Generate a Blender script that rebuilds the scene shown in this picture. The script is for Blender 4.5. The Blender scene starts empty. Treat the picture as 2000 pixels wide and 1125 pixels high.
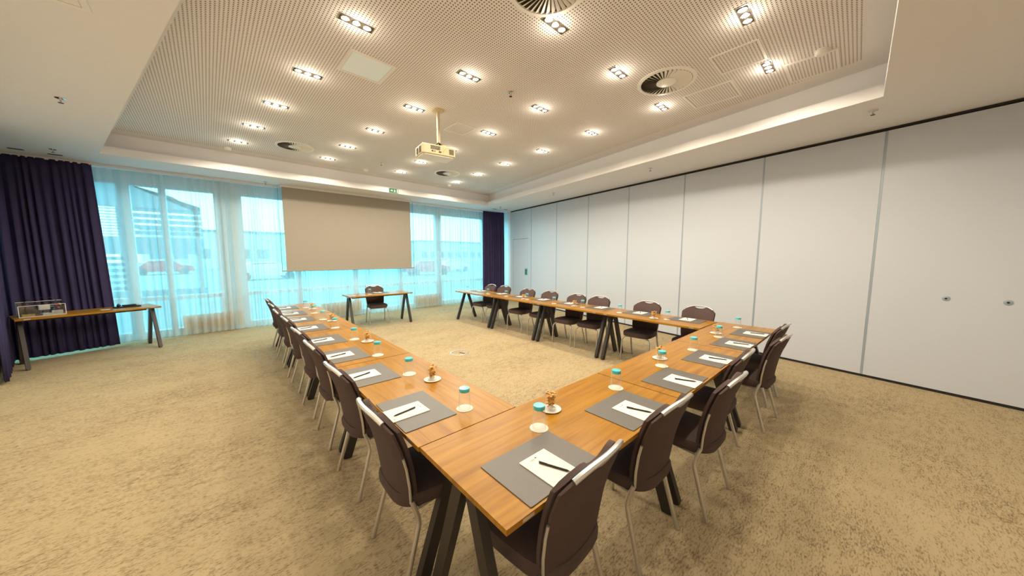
import bpy, math, random
from mathutils import Vector, Matrix

# ------------------------------------------------------------------ camera, world, exposure
SC = bpy.context.scene
COL = SC.collection
R = math.radians
cam_d = bpy.data.cameras.new('camera')
cam_d.sensor_fit = 'HORIZONTAL'; cam_d.sensor_width = 36.0
cam_d.lens = 631.03 / 2000 * 36.0
cam_d.clip_start = 0.05; cam_d.clip_end = 400
cam = bpy.data.objects.new('camera', cam_d); COL.objects.link(cam)
cam.location = (0, 0, 1.62)
cam.rotation_euler = (R(90 - 5.622), 0, R(-43.17))
SC.camera = cam
SC.view_settings.view_transform = 'Standard'
SC.view_settings.look = 'None'
SC.view_settings.gamma = 1.0
SC.view_settings.use_curve_mapping = False
SC.view_settings.exposure = 0.45
SC.cycles.use_denoising = True
SC.cycles.use_adaptive_sampling = True
SC.cycles.adaptive_threshold = 0.03
SC.cycles.max_bounces = 8
SC.cycles.diffuse_bounces = 5
SC.cycles.transparent_max_bounces = 16
SC.cycles.transmission_bounces = 8
SC.cycles.sample_clamp_indirect = 6.0
SC.cycles.caustics_refractive = False
SC.cycles.caustics_reflective = False

SKY_COLOR = (0.72, 0.93, 1.0); SKY_STRENGTH = 5.4
LAMP_COLOR = (1.0, 0.87, 0.67); LAMP_POWER = 34.0; GLOW_POWER = 1.6; BULB_STRENGTH = 40.0
w = bpy.data.worlds.new('overcast_sky'); SC.world = w; w.use_nodes = True
bg = w.node_tree.nodes['Background']
bg.inputs[0].default_value = (*SKY_COLOR, 1); bg.inputs[1].default_value = SKY_STRENGTH

# ------------------------------------------------------------------ materials
def new_mat(name):
    m = bpy.data.materials.new(name); m.use_nodes = True
    return m, m.node_tree.nodes, m.node_tree.links, m.node_tree.nodes['Principled BSDF']

def mat(name, col, rough=0.6, metal=0.0, var=0.06, scale=6.0, bump=0.0, bscale=200.0, spec=0.5, coat=0.0, trans=0.0):
    """Principled material with a little procedural colour variation and bump."""
    m, N, L, b = new_mat(name)
    tc = N.new('ShaderNodeTexCoord')
    nz = N.new('ShaderNodeTexNoise'); nz.inputs['Scale'].default_value = scale; nz.inputs['Detail'].default_value = 3
    L.new(tc.outputs['Object'], nz.inputs['Vector'])
    mx = N.new('ShaderNodeMix'); mx.data_type = 'RGBA'
    mx.inputs[6].default_value = (*[c * (1 - var) for c in col], 1)
    mx.inputs[7].default_value = (*[min(1, c * (1 + var)) for c in col], 1)
    L.new(nz.outputs['Fac'], mx.inputs[0]); L.new(mx.outputs[2], b.inputs['Base Color'])
    b.inputs['Roughness'].default_value = rough; b.inputs['Metallic'].default_value = metal
    b.inputs['Specular IOR Level'].default_value = spec
    b.inputs['Coat Weight'].default_value = coat
    b.inputs['Transmission Weight'].default_value = trans
    if bump:
        n2 = N.new('ShaderNodeTexNoise'); n2.inputs['Scale'].default_value = bscale
        L.new(tc.outputs['Object'], n2.inputs['Vector'])
        bp = N.new('ShaderNodeBump'); bp.inputs['Strength'].default_value = bump; bp.inputs['Distance'].default_value = 0.002
        L.new(n2.outputs['Fac'], bp.inputs['Height']); L.new(bp.outputs['Normal'], b.inputs['Normal'])
    return m

def carpet_mat():
    m, N, L, b = new_mat('mottled_carpet')
    tc = N.new('ShaderNodeTexCoord')
    def noise(sx, sy, detail, rough=0.6):
        mp = N.new('ShaderNodeMapping'); mp.inputs['Scale'].default_value = (sx, sy, 1)
        L.new(tc.outputs['Object'], mp.inputs['Vector'])
        n = N.new('ShaderNodeTexNoise'); n.inputs['Scale'].default_value = 1; n.inputs['Detail'].default_value = detail
        n.inputs['Roughness'].default_value = rough
        L.new(mp.outputs[0], n.inputs['Vector']); return n
    fine = noise(38, 120, 3, 0.7); mid = noise(9, 24, 3); big = noise(0.9, 1.6, 2)
    add = N.new('ShaderNodeMath'); add.operation = 'MULTIPLY_ADD'
    L.new(mid.outputs['Fac'], add.inputs[0]); add.inputs[1].default_value = 0.42; L.new(fine.outputs['Fac'], add.inputs[2])
    add2 = N.new('ShaderNodeMath'); add2.operation = 'MULTIPLY_ADD'
    L.new(big.outputs['Fac'], add2.inputs[0]); add2.inputs[1].default_value = 0.25; L.new(add.outputs[0], add2.inputs[2])
    cr = N.new('ShaderNodeValToRGB'); e = cr.color_ramp.elements
    e[0].position = 0.60; e[0].color = (0.18, 0.13, 0.085, 1)
    e[1].position = 0.84; e[1].color = (0.48, 0.385, 0.235, 1)
    k = cr.color_ramp.elements.new(0.74); k.color = (0.33, 0.25, 0.150, 1)
    k = cr.color_ramp.elements.new(0.80); k.color = (0.42, 0.33, 0.20, 1)
    L.new(add2.outputs[0], cr.inputs[0]); L.new(cr.outputs[0], b.inputs['Base Color'])
    b.inputs['Roughness'].default_value = 1.0; b.inputs['Specular IOR Level'].default_value = 0.1
    bp = N.new('ShaderNodeBump'); bp.inputs['Strength'].default_value = 0.35; bp.inputs['Distance'].default_value = 0.006
    L.new(fine.outputs['Fac'], bp.inputs['Height']); L.new(bp.outputs['Normal'], b.inputs['Normal'])
    return m

def wood_mat():
    m, N, L, b = new_mat('oak_veneer')
    tc = N.new('ShaderNodeTexCoord')
    mp = N.new('ShaderNodeMapping'); mp.inputs['Scale'].default_value = (1.6, 26, 8)
    L.new(tc.outputs['Object'], mp.inputs['Vector'])
    oi = N.new('ShaderNodeObjectInfo')
    ad = N.new('ShaderNodeVectorMath'); ad.operation = 'ADD'
    ml = N.new('ShaderNodeMath'); ml.operation = 'MULTIPLY'; ml.inputs[1].default_value = 40
    L.new(oi.outputs['Random'], ml.inputs[0]); L.new(mp.outputs[0], ad.inputs[0]); L.new(ml.outputs[0], ad.inputs[1])
    n = N.new('ShaderNodeTexNoise'); n.inputs['Scale'].default_value = 1; n.inputs['Detail'].default_value = 5; n.inputs['Roughness'].default_value = 0.6
    n.inputs['Distortion'].default_value = 0.6
    L.new(ad.outputs[0], n.inputs['Vector'])
    cr = N.new('ShaderNodeValToRGB'); e = cr.color_ramp.elements
    e[0].position = 0.30; e[0].color = (0.26, 0.105, 0.006, 1)
    e[1].position = 0.72; e[1].color = (0.44, 0.215, 0.018, 1)
    k = cr.color_ramp.elements.new(0.5); k.color = (0.36, 0.165, 0.010, 1)
    L.new(n.outputs['Fac'], cr.inputs[0]); L.new(cr.outputs[0], b.inputs['Base Color'])
    b.inputs['Roughness'].default_value = 0.30; b.inputs['Specular IOR Level'].default_value = 0.22
    bp = N.new('ShaderNodeBump'); bp.inputs['Strength'].default_value = 0.06; bp.inputs['Distance'].default_value = 0.001
    L.new(n.outputs['Fac'], bp.inputs['Height']); L.new(bp.outputs['Normal'], b.inputs['Normal'])
    return m

PITCH = 0.027
def perforated_mat():
    """white acoustic board with a regular grid of small round holes"""
    m, N, L, b = new_mat('perforated_acoustic_board')
    tc = N.new('ShaderNodeTexCoord')
    dv = N.new('ShaderNodeVectorMath'); dv.operation = 'SCALE'; dv.inputs['Scale'].default_value = 1 / PITCH
    L.new(tc.outputs['Object'], dv.inputs[0])
    fr = N.new('ShaderNodeVectorMath'); fr.operation = 'FRACTION'; L.new(dv.outputs[0], fr.inputs[0])
    sb = N.new('ShaderNodeVectorMath'); sb.operation = 'SUBTRACT'; sb.inputs[1].default_value = (0.5, 0.5, 0.0)
    L.new(fr.outputs[0], sb.inputs[0])
    fl = N.new('ShaderNodeVectorMath'); fl.operation = 'MULTIPLY'; fl.inputs[1].default_value = (1, 1, 0)
    L.new(sb.outputs[0], fl.inputs[0])
    ln = N.new('ShaderNodeVectorMath'); ln.operation = 'LENGTH'; L.new(fl.outputs[0], ln.inputs[0])
    lt = N.new('ShaderNodeMath'); lt.operation = 'LESS_THAN'; lt.inputs[1].default_value = 0.235
    L.new(ln.outputs['Value'], lt.inputs[0])
    mx = N.new('ShaderNodeMix'); mx.data_type = 'RGBA'
    mx.inputs[6].default_value = (0.80, 0.765, 0.755, 1); mx.inputs[7].default_value = (0.12, 0.09, 0.08, 1)
    L.new(lt.outputs[0], mx.inputs[0]); L.new(mx.outputs[2], b.inputs['Base Color'])
    b.inputs['Roughness'].default_value = 0.85
    return m

def sheer_mat():
    m, N, L, b = new_mat('sheer_voile')
    N.remove(b); out = N['Material Output']
    tr = N.new('ShaderNodeBsdfTransparent'); tr.inputs[0].default_value = (1, 1, 1, 1)
    df = N.new('ShaderNodeBsdfDiffuse'); df.inputs[0].default_value = (0.63, 0.71, 0.72, 1)
    tl = N.new('ShaderNodeBsdfTranslucent'); tl.inputs[0].default_value = (0.60, 0.70, 0.72, 1)
    m1 = N.new('ShaderNodeMixShader'); m1.inputs[0].default_value = 0.45
    L.new(df.outputs[0], m1.inputs[1]); L.new(tl.outputs[0], m1.inputs[2])
    lw = N.new('ShaderNodeLayerWeight'); lw.inputs[0].default_value = 0.35
    tc = N.new('ShaderNodeTexCoord')
    nz = N.new('ShaderNodeTexNoise'); nz.inputs['Scale'].default_value = 3.0
    mp = N.new('ShaderNodeMapping'); mp.inputs['Scale'].default_value = (4, 1, 0.4)
    L.new(tc.outputs['Object'], mp.inputs[0]); L.new(mp.outputs[0], nz.inputs['Vector'])
    mr = N.new('ShaderNodeMapRange'); mr.inputs['From Min'].default_value = 0.0; mr.inputs['From Max'].default_value = 1.0
    mr.inputs['To Min'].default_value = 0.52; mr.inputs['To Max'].default_value = 0.97
    L.new(lw.outputs['Facing'], mr.inputs['Value'])
    a = N.new('ShaderNodeMath'); a.operation = 'MULTIPLY_ADD'; a.inputs[1].default_value = 0.10; a.use_clamp = True
    L.new(nz.outputs['Fac'], a.inputs[0]); L.new(mr.outputs[0], a.inputs[2])
    m2 = N.new('ShaderNodeMixShader')
    L.new(a.outputs[0], m2.inputs[0]); L.new(tr.outputs[0], m2.inputs[1]); L.new(m1.outputs[0], m2.inputs[2])
    L.new(m2.outputs[0], out.inputs[0])
    return m

def pane_mat(name, tint, gloss=0.06):
    m, N, L, b = new_mat(name)
    N.remove(b); out = N['Material Output']
    tr = N.new('ShaderNodeBsdfTransparent'); tr.inputs[0].default_value = (*tint, 1)
    gl = N.new('ShaderNodeBsdfGlossy'); gl.inputs['Roughness'].default_value = 0.02
    m2 = N.new('ShaderNodeMixShader'); m2.inputs[0].default_value = gloss
    L.new(tr.outputs[0], m2.inputs[1]); L.new(gl.outputs[0], m2.inputs[2]); L.new(m2.outputs[0], out.inputs[0])
    return m

def glass_mat(name, tint=(1, 1, 1)):
    """drinking glass: clear face-on, glossy and pale at the grazing rims"""
    m, N, L, b = new_mat(name)
    N.remove(b); out = N['Material Output']
    tr = N.new('ShaderNodeBsdfTransparent'); tr.inputs[0].default_value = (*tint, 1)
    gl = N.new('ShaderNodeBsdfGlossy'); gl.inputs['Roughness'].default_value = 0.03
    df = N.new('ShaderNodeBsdfDiffuse'); df.inputs[0].default_value = (0.9, 0.93, 0.93, 1)
    tl = N.new('ShaderNodeBsdfTranslucent'); tl.inputs[0].default_value = (0.9, 0.93, 0.93, 1)
    lw = N.new('ShaderNodeLayerWeight'); lw.inputs[0].default_value = 0.3
    pw = N.new('ShaderNodeMath'); pw.operation = 'POWER'; pw.inputs[1].default_value = 1.6
    L.new(lw.outputs['Facing'], pw.inputs[0])
    mu = N.new('ShaderNodeMath'); mu.operation = 'MULTIPLY_ADD'; mu.inputs[1].default_value = 0.55; mu.inputs[2].default_value = 0.03
    mu.use_clamp = True
    L.new(pw.outputs[0], mu.inputs[0])
    m0 = N.new('ShaderNodeMixShader'); m0.inputs[0].default_value = 0.5; L.new(df.outputs[0], m0.inputs[1]); L.new(tl.outputs[0], m0.inputs[2])
    m1 = N.new('ShaderNodeMixShader'); m1.inputs[0].default_value = 0.5; L.new(m0.outputs[0], m1.inputs[1]); L.new(gl.outputs[0], m1.inputs[2])
    m2 = N.new('ShaderNodeMixShader'); L.new(mu.outputs[0], m2.inputs[0])
    L.new(tr.outputs[0], m2.inputs[1]); L.new(m1.outputs[0], m2.inputs[2]); L.new(m2.outputs[0], out.inputs[0])
    return m

def emit_mat(name, col, s):
    m, N, L, b = new_mat(name)
    b.inputs['Base Color'].default_value = (*col, 1)
    b.inputs['Emission Color'].default_value = (*col, 1); b.inputs['Emission Strength'].default_value = s
    return m

M = dict(
    carpet=carpet_mat(), wood=wood_mat(), perf=perforated_mat(), sheer=sheer_mat(),
    plaster=mat('ceiling_plaster', (0.78, 0.77, 0.79), 0.9, var=0.02, scale=2),
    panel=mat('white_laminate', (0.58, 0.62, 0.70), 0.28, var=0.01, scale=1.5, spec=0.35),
    seal=mat('anodised_strip', (0.33, 0.40, 0.48), 0.4, 0.2, var=0.03),
    black=mat('black_shadow_gap', (0.012, 0.011, 0.012), 0.7),
    
    wallback=mat('warm_white_paint', (0.76, 0.72, 0.67), 0.85, var=0.02),
    drape=mat('dark_violet_velvet', (0.027, 0.020, 0.082), 0.8, var=0.25, scale=3, bump=0.2),
    screen=mat('projection_fabric', (0.34, 0.31, 0.265), 0.95, var=0.01),
    alu=mat('brushed_aluminium', (0.72, 0.71, 0.70), 0.33, 0.85, var=0.03),
    alu2=mat('satin_silver_tube', (0.60, 0.58, 0.55), 0.36, 0.85, var=0.03),
    fabric=mat('brown_upholstery', (0.080, 0.050, 0.047), 0.85, var=0.15, scale=30, bump=0.35, bscale=900),
    fabric2=mat('brown_upholstery_shell', (0.072, 0.043, 0.041), 0.8, var=0.12, scale=30, bump=0.3, bscale=900),
    legs=mat('anthracite_steel', (0.045, 0.038, 0.035), 0.45, 0.3, var=0.08),
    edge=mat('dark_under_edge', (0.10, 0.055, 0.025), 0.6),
    mat=mat('grey_leather_pad', (0.125, 0.114, 0.105), 0.42, var=0.05, scale=12, bump=0.25, bscale=500),
    paper=mat('white_paper', (0.86, 0.83, 0.76), 0.8, var=0.01),
    ink=mat('grey_print', (0.25, 0.25, 0.24), 0.8), inkd=mat('black_print', (0.03, 0.03, 0.03), 0.8),
    pen=mat('black_plastic', (0.012, 0.011, 0.01), 0.3),
    glass=glass_mat('clear_glass'), teal=mat('teal_glass_base', (0.10, 0.62, 0.72), 0.15, var=0.35, scale=60),
    coaster=mat('white_coaster_card', (0.84, 0.81, 0.74), 0.6),
    candy1=mat('brown_candy', (0.34, 0.13, 0.03), 0.4), candy2=mat('golden_candy', (0.85, 0.52, 0.08), 0.35), candy3=mat('red_candy', (0.45, 0.06, 0.03), 0.4),
    blue=mat('blue_wrapper', (0.06, 0.25, 0.55), 0.4),
    white=mat('white_plastic', (0.82, 0.80, 0.76), 0.45, var=0.01),
    cream=mat('cream_plastic', (0.52, 0.43, 0.27), 0.5, var=0.02),
    frame=mat('white_window_frame', (0.78, 0.80, 0.80), 0.5, var=0.02),
    pane=pane_mat('tinted_window_glass', (0.56, 0.89, 0.94)),
    acrylic=pane_mat('clear_acrylic', (0.93, 0.95, 0.96), 0.12),
    chrome=mat('chrome', (0.75, 0.72, 0.68), 0.15, 1.0, var=0.02),
    dark=mat('dark_recess', (0.05, 0.035, 0.02), 0.7),
    bulb=emit_mat('lamp_lens', (1.0, 0.86, 0.62), BULB_STRENGTH),
    green=mat('exit_green', (0.02, 0.16, 0.07), 0.5), signw=mat('sign_white', (0.75, 0.80, 0.72), 0.5),
    red=mat('red_paint', (0.55, 0.03, 0.03), 0.35), yellow=mat('yellow_paper', (0.62, 0.45, 0.10), 0.7),
    greenp=mat('green_plastic', (0.05, 0.35, 0.30), 0.4), pink=mat('pink_rubber', (0.7, 0.2, 0.2), 0.6),
    asphalt=mat('pale_paving', (0.20, 0.25, 0.26), 0.9, scale=0.4, var=0.1),
    facade=mat('grey_facade', (0.16, 0.20, 0.22), 0.8, scale=0.6), facade2=mat('pale_facade', (0.60, 0.52, 0.50), 0.8, scale=0.3),
    tyre=mat('tyre_rubber', (0.03, 0.03, 0.03), 0.8), carw=mat('white_car_paint', (0.8, 0.8, 0.8), 0.3),
    hatch=mat('hatch_window_tint', (0.84, 0.93, 1.0), 0.3, var=0.0),  # bluish reflection of the windows painted into the hatch colour
    radi=mat('tan_radiator', (0.80, 0.46, 0.16), 0.6, var=0.03),
    carw2=mat('dark_glass', (0.05, 0.06, 0.07), 0.1),
)

# ------------------------------------------------------------------ mesh helpers
class MB:
    def __init__(s): s.v = []; s.f = []; s.m = []
    def add(s, vs, fs, mi=0):
        o = len(s.v); s.v += [tuple(v) for v in vs]; s.f += [tuple(i + o for i in f) for f in fs]; s.m += [mi] * len(fs); return s
    def box(s, x0, x1, y0, y1, z0, z1, mi=0, mx=None):
        vs = [Vector((x, y, z)) for z in (z0, z1) for y in (y0, y1) for x in (x0, x1)]
        if mx: vs = [mx @ v for v in vs]
        return s.add(vs, [(0, 2, 3, 1), (4, 5, 7, 6), (0, 1, 5, 4), (2, 6, 7, 3), (0, 4, 6, 2), (1, 3, 7, 5)], mi)
    def rbox(s, x0, x1, y0, y1, z0, z1, r, n=3, mi=0):
        """box with rounded vertical corners and small top/bottom chamfer"""
        def ring(ins, z):
            pts = []
            for cx, cy, a0 in ((x1 - r, y1 - r, 0), (x0 + r, y1 - r, 90), (x0 + r, y0 + r, 180), (x1 - r, y0 + r, 270)):
                for k in range(n + 1):
                    a = R(a0 + 90 * k / n); q = max(r - ins, 0.0003)
                    pts.append((cx + q * math.cos(a), cy + q * math.sin(a), z))
            return pts
        c = min(r * 0.4, (z1 - z0) * 0.3)
        return s.loft([ring(c, z0), ring(0, z0 + c), ring(0, z1 - c), ring(c, z1)], mi=mi)
    def loft(s, rings, close=True, caps=True, mi=0):
        n = len(rings[0]); vs = [p for r_ in rings for p in r_]; fs = []
        for i in range(len(rings) - 1):
            for k in range(n if close else n - 1):
                a = i * n + k; b = i * n + (k + 1) % n
                fs.append((a, b, b + n, a + n))
        if caps and close:
            fs.append(tuple(reversed(range(n)))); fs.append(tuple((len(rings) - 1) * n + k for k in range(n)))
        return s.add(vs, fs, mi)
    def lathe(s, prof, n=24, c=(0, 0, 0), caps=True, mi=0):
        rings = [[(c[0] + r_ * math.cos(2 * math.pi * k / n), c[1] + r_ * math.sin(2 * math.pi * k / n), c[2] + z) for k in range(n)] for r_, z in prof]
        return s.loft(rings, caps=caps, mi=mi)
    def tube(s, pts, r, n=8, flat=1.0, mi=0):
        P = [Vector(p) for p in pts]; rings = []; up = None
        rs = r if isinstance(r, (list, tuple)) else [r] * len(P)
        for i, p in enumerate(P):
            t = (P[min(i + 1, len(P) - 1)] - P[max(i - 1, 0)]).normalized()
            if up is None:
                up = t.cross(Vector((1, 0, 0))) if abs(t.x) < 0.9 else t.cross(Vector((0, 1, 0)))
            up = (up - t * up.dot(t)).normalized(); sd = t.cross(up)
            rings.append([tuple(p + up * rs[i] * math.cos(2 * math.pi * k / n) + sd * rs[i] * flat * math.sin(2 * math.pi * k / n)) for k in range(n)])
        return s.loft(rings, mi=mi)
    def bar(s, a, b, wx, wt, mi=0):
        """rectangular bar from a to b, width wx along X, thickness wt across"""
        a = Vector(a); b = Vector(b); t = (b - a).normalized(); x = Vector((1, 0, 0)); u = t.cross(x).normalized()
        rings = [[tuple(p + x * sx * wx / 2 + u * su * wt / 2) for sx, su in ((-1, -1), (1, -1), (1, 1), (-1, 1))] for p in (a, b)]
        return s.loft(rings, mi=mi)
    def ico(s, c, r, sq=(1, 1, 1), mi=0):
        vs = []; fs = []
        for i, (zz, rr) in enumerate(((1, 0), (0.5, 0.87), (-0.5, 0.87), (-1, 0))):
            for k in range(6):
                a = k * math.pi / 3 + i * 0.5
                vs.append((c[0] + r * sq[0] * rr * math.cos(a), c[1] + r * sq[1] * rr * math.sin(a), c[2] + r * sq[2] * zz))
        for i in range(3):
            for k in range(6): fs.append((i * 6 + k, (i + 1) * 6 + k, (i + 1) * 6 + (k + 1) % 6, i * 6 + (k + 1) % 6))
        return s.add(vs, fs, mi)
    def mesh(s, name, mats, smooth=False):
        me = bpy.data.meshes.new(name); me.from_pydata(s.v, [], s.f); me.update()
        for m_ in (mats if isinstance(mats, (list, tuple)) else [mats]): me.materials.append(m_)
        me.polygons.foreach_set('material_index', s.m)
        import bmesh
        bm = bmesh.new(); bm.from_mesh(me); bmesh.ops.recalc_face_normals(bm, faces=bm.faces); bm.to_mesh(me); bm.free()
        if smooth:
            me.polygons.foreach_set('use_smooth', [True] * len(me.polygons))
            me.update()
            try: me.set_sharp_from_angle(angle=R(38))
            except Exception: pass
        return me
    def build(s, name, mats, parent=None, smooth=False, loc=None, rz=None):
        o = bpy.data.objects.new(name, s.mesh(name, mats, smooth)); COL.objects.link(o)
        if parent: o.parent = parent
        if loc: o.location = loc
        if rz is not None: o.rotation_euler.z = rz
        return o

def tag(o, label=None, cat=None, group=None, kind=None):
    if label: o['label'] = label
    if cat: o['category'] = cat
    if group: o['group'] = group
    if kind: o['kind'] = kind
    return o

def thing(name, label, cat, loc=(0, 0, 0), rz=0, group=None):
    o = bpy.data.objects.new(name, None); COL.objects.link(o)
    o.location = loc; o.rotation_euler = (0, 0, rz); o.empty_display_size = 0.1
    return tag(o, label, cat, group)

def dup(root, loc, rz, label, group=None):
    def cp(o, par):
        c = o.copy(); COL.objects.link(c); c.parent = par
        if par is not None: c.matrix_parent_inverse = o.matrix_parent_inverse.copy()
        for ch in o.children: cp(ch, c)
        return c
    c = cp(root, None); c.location = loc; c.rotation_euler = (0, 0, rz); c['label'] = label
    if group: c['group'] = group
    return c

ORD = ['first', 'second', 'third', 'fourth', 'fifth', 'sixth', 'seventh', 'eighth', 'ninth']

# ------------------------------------------------------------------ room shell
ZS, ZL, ZC = 3.23, 3.355, 3.60           # soffit underside, lip top, recessed ceiling
YB, YW = -3.0, 9.45                       # back wall, window plane
rx = lambda y: 6.378 + 0.1965 * y         # right wall
lx = lambda y: -0.455 - 0.2150 * y        # left wall
YN = -0.06; YF = 8.28
HOLE = [(0.64, YN), (5.10, YN), (6.69, YF), (-1.13, YF)]

def poly_inset(P, d):
    out = []; n = len(P)
    for i in range(n):
        p0, p1, p2 = Vector(P[i - 1]), Vector(P[i]), Vector(P[(i + 1) % n])
        e1 = (p1 - p0).normalized(); e2 = (p2 - p1).normalized()
        n1 = Vector((-e1.y, e1.x)); n2 = Vector((-e2.y, e2.x))
        k = (n1 + n2) / (1 + n1.dot(n2))
        out.append(tuple(p1 + k * d))
    return out

fl = MB().add([(lx(YB) - .2, YB - .2, 0), (rx(YB) + .2, YB - .2, 0), (rx(YW) + .1, YW + .15, 0), (lx(YW) - .2, YW + .15, 0),
               (lx(YB) - .2, YB - .2, -.12), (rx(YB) + .2, YB - .2, -.12), (rx(YW) + .1, YW + .15, -.12), (lx(YW) - .2, YW + .15, -.12)],
              [(0, 1, 2, 3), (7, 6, 5, 4), (0, 4, 5, 1), (1, 5, 6, 2), (2, 6, 7, 3), (3, 7, 4, 0)])
tag(fl.build('floor', M['carpet']), 'mottled beige and grey carpet floor', kind='structure')

# recessed perforated ceiling with a plain margin
OUT = poly_inset(HOLE, -0.14)
INN = poly_inset(HOLE, 0.16)
cm = MB()
cm.add([(x, y, ZC) for x, y in OUT] + [(x, y, ZC) for x, y in INN], [(0, 1, 5, 4), (1, 2, 6, 5), (2, 3, 7, 6), (3, 0, 4, 7)], 0)
cm.add([(x, y, ZC) for x, y in INN], [(0, 1, 2, 3)], 1)
cm.add([(x, y, ZC + .12) for x, y in OUT], [(0, 1, 2, 3)], 0)
cm.add([(x, y, z) for z in (ZC, ZC + .12) for x, y in OUT], [(0, 1, 5, 4), (1, 2, 6, 5), (2, 3, 7, 6), (3, 0, 4, 7)], 0)
tag(cm.build('ceiling', [M['plaster'], M['perf']]), 'recessed perforated acoustic ceiling', kind='structure')

# dropped soffit ring with lip and set-back cove
OC = [(lx(YB) - .15, YB - .15), (rx(YB) + .15, YB - .15), (rx(YW) + .15, YW + .12), (lx(YW) - .15, YW + .12)]
sf = MB()
def ringpair(A, za, B, zb, mi=0):
    sf.add([(x, y, za) for x, y in A] + [(x, y, zb) for x, y in B], [(k, (k + 1) % 4, 4 + (k + 1) % 4, 4 + k) for k in range(4)], mi)
COVE = poly_inset(HOLE, -0.13)
ringpair(OC, ZS, HOLE, ZS); ringpair(HOLE, ZS, HOLE, ZL); ringpair(HOLE, ZL, COVE, ZL); ringpair(COVE, ZL, COVE, ZC)
ringpair(COVE, ZC, OC, ZC + .05); ringpair(OC, ZC + .05, OC, ZS)
tag(sf.build('trim_1', M['plaster']), 'dropped plaster soffit around the ceiling recess', kind='structure')

# walls
def wall(name, p0, p1, z0, z1, th, m, label):
    a = Vector((*p0, 0)); b = Vector((*p1, 0)); d = (b - a).normalized(); n = Vector((-d.y, d.x, 0)) * th
    vs = [a, b, b + n, a + n]
    vs = [(v.x, v.y, z) for z in (z0, z1) for v in vs]
    o = MB().add(vs, [(0, 3, 2, 1), (4, 5, 6, 7), (0, 1, 5, 4), (1, 2, 6, 5), (2, 3, 7, 6), (3, 0, 4, 7)]).build(name, m)
    return tag(o, label, kind='structure')
wall('wall_left', (lx(YB - .1), YB - .1), (lx(YW), YW), 0, ZS - .002, .12, M['wallback'], 'plain wall at the far left edge')
wall('wall_back', (rx(YB) + .1, YB), (lx(YB) - .1, YB), 0, ZS - .002, -.12, M['wallback'], 'plain wall behind the viewpoint')
wall('wall_right', (rx(YB) + .12, YB), (rx(YW) + .12, YW), 0, ZS - .002, -.1, M['black'], 'dark track recess behind the movable panels')

# movable partition panels on the right
dirR = Vector((0.1965, 1, 0)).normalized(); nR = Vector((-dirR.y, dirR.x, 0))   # nR points into the room
angR = math.atan2(dirR.y, dirR.x)
seams = [8.68, 7.43, 6.16, 4.91, 3.67, 2.40, 1.13, -0.14, -1.42, -2.70]
plabel = ['white wall panel with the pass door, next to the right dark curtain', 'white movable wall panel beside the panel with the pass door',
          'white movable wall panel, third from the window end', 'white movable wall panel, fourth from the window end', 'white movable wall panel, fifth from the window end',
          'white movable wall panel behind the two nearest right row chairs', 'white movable wall panel behind the near right table corner',
          'white movable wall panel left of the panel with two lock holes', 'nearest white wall panel with two small round lock holes']
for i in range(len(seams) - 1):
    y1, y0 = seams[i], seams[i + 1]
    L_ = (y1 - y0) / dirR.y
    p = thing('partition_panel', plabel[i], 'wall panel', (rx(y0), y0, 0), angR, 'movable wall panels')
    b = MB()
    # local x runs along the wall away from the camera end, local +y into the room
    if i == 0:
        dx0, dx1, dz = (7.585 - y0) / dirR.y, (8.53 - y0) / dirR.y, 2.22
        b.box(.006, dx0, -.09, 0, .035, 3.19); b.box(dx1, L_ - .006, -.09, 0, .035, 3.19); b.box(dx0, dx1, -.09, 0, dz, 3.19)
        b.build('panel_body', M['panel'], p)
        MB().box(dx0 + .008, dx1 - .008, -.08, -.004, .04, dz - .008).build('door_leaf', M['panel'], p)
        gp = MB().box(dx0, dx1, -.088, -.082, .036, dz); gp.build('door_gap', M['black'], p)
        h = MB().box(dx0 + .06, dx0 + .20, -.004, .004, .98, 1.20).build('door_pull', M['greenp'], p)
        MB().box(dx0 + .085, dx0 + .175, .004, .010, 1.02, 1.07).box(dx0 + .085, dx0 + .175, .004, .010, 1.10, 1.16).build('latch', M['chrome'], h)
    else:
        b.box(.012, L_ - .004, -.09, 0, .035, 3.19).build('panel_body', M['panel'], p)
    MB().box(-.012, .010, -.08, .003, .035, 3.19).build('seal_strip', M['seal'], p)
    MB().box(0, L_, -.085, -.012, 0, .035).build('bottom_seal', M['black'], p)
    if i == 7:
        for yy in (-.735, -1.125):
            xx = (yy - y0) / dirR.y
            q = MB().lathe([(.030, 0), (.030, .004), (.024, .006)], 20).build('lock_plate', M['seal'], p, smooth=True)
            q.rotation_euler = (R(-90), 0, 0); q.location = (xx, 0, 1.13)
            q2 = MB().lathe([(.010, .006), (.010, .008)], 12).build('lock_hole', M['pen'], q)
tr_ = MB().box(-6.2, 6.2, -.07, -.004, ZS - .028, ZS - .001)
tr_o = tr_.build('trim_2', M['black']); tr_o.location = (rx(3.2), 3.2, 0); tr_o.rotation_euler.z = angR
tag(tr_o, 'black ceiling track above the movable wall panels', kind='structure')
# end post between partition and window corner
ep = MB().box(0, .62, -.11, 0, 0, ZS - .002).build('trim_3', M['frame']); ep.location = (rx(8.69), 8.69, 0); ep.rotation_euler.z = angR
tag(ep, 'white end post of the movable wall by the window corner', kind='structure')

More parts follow.
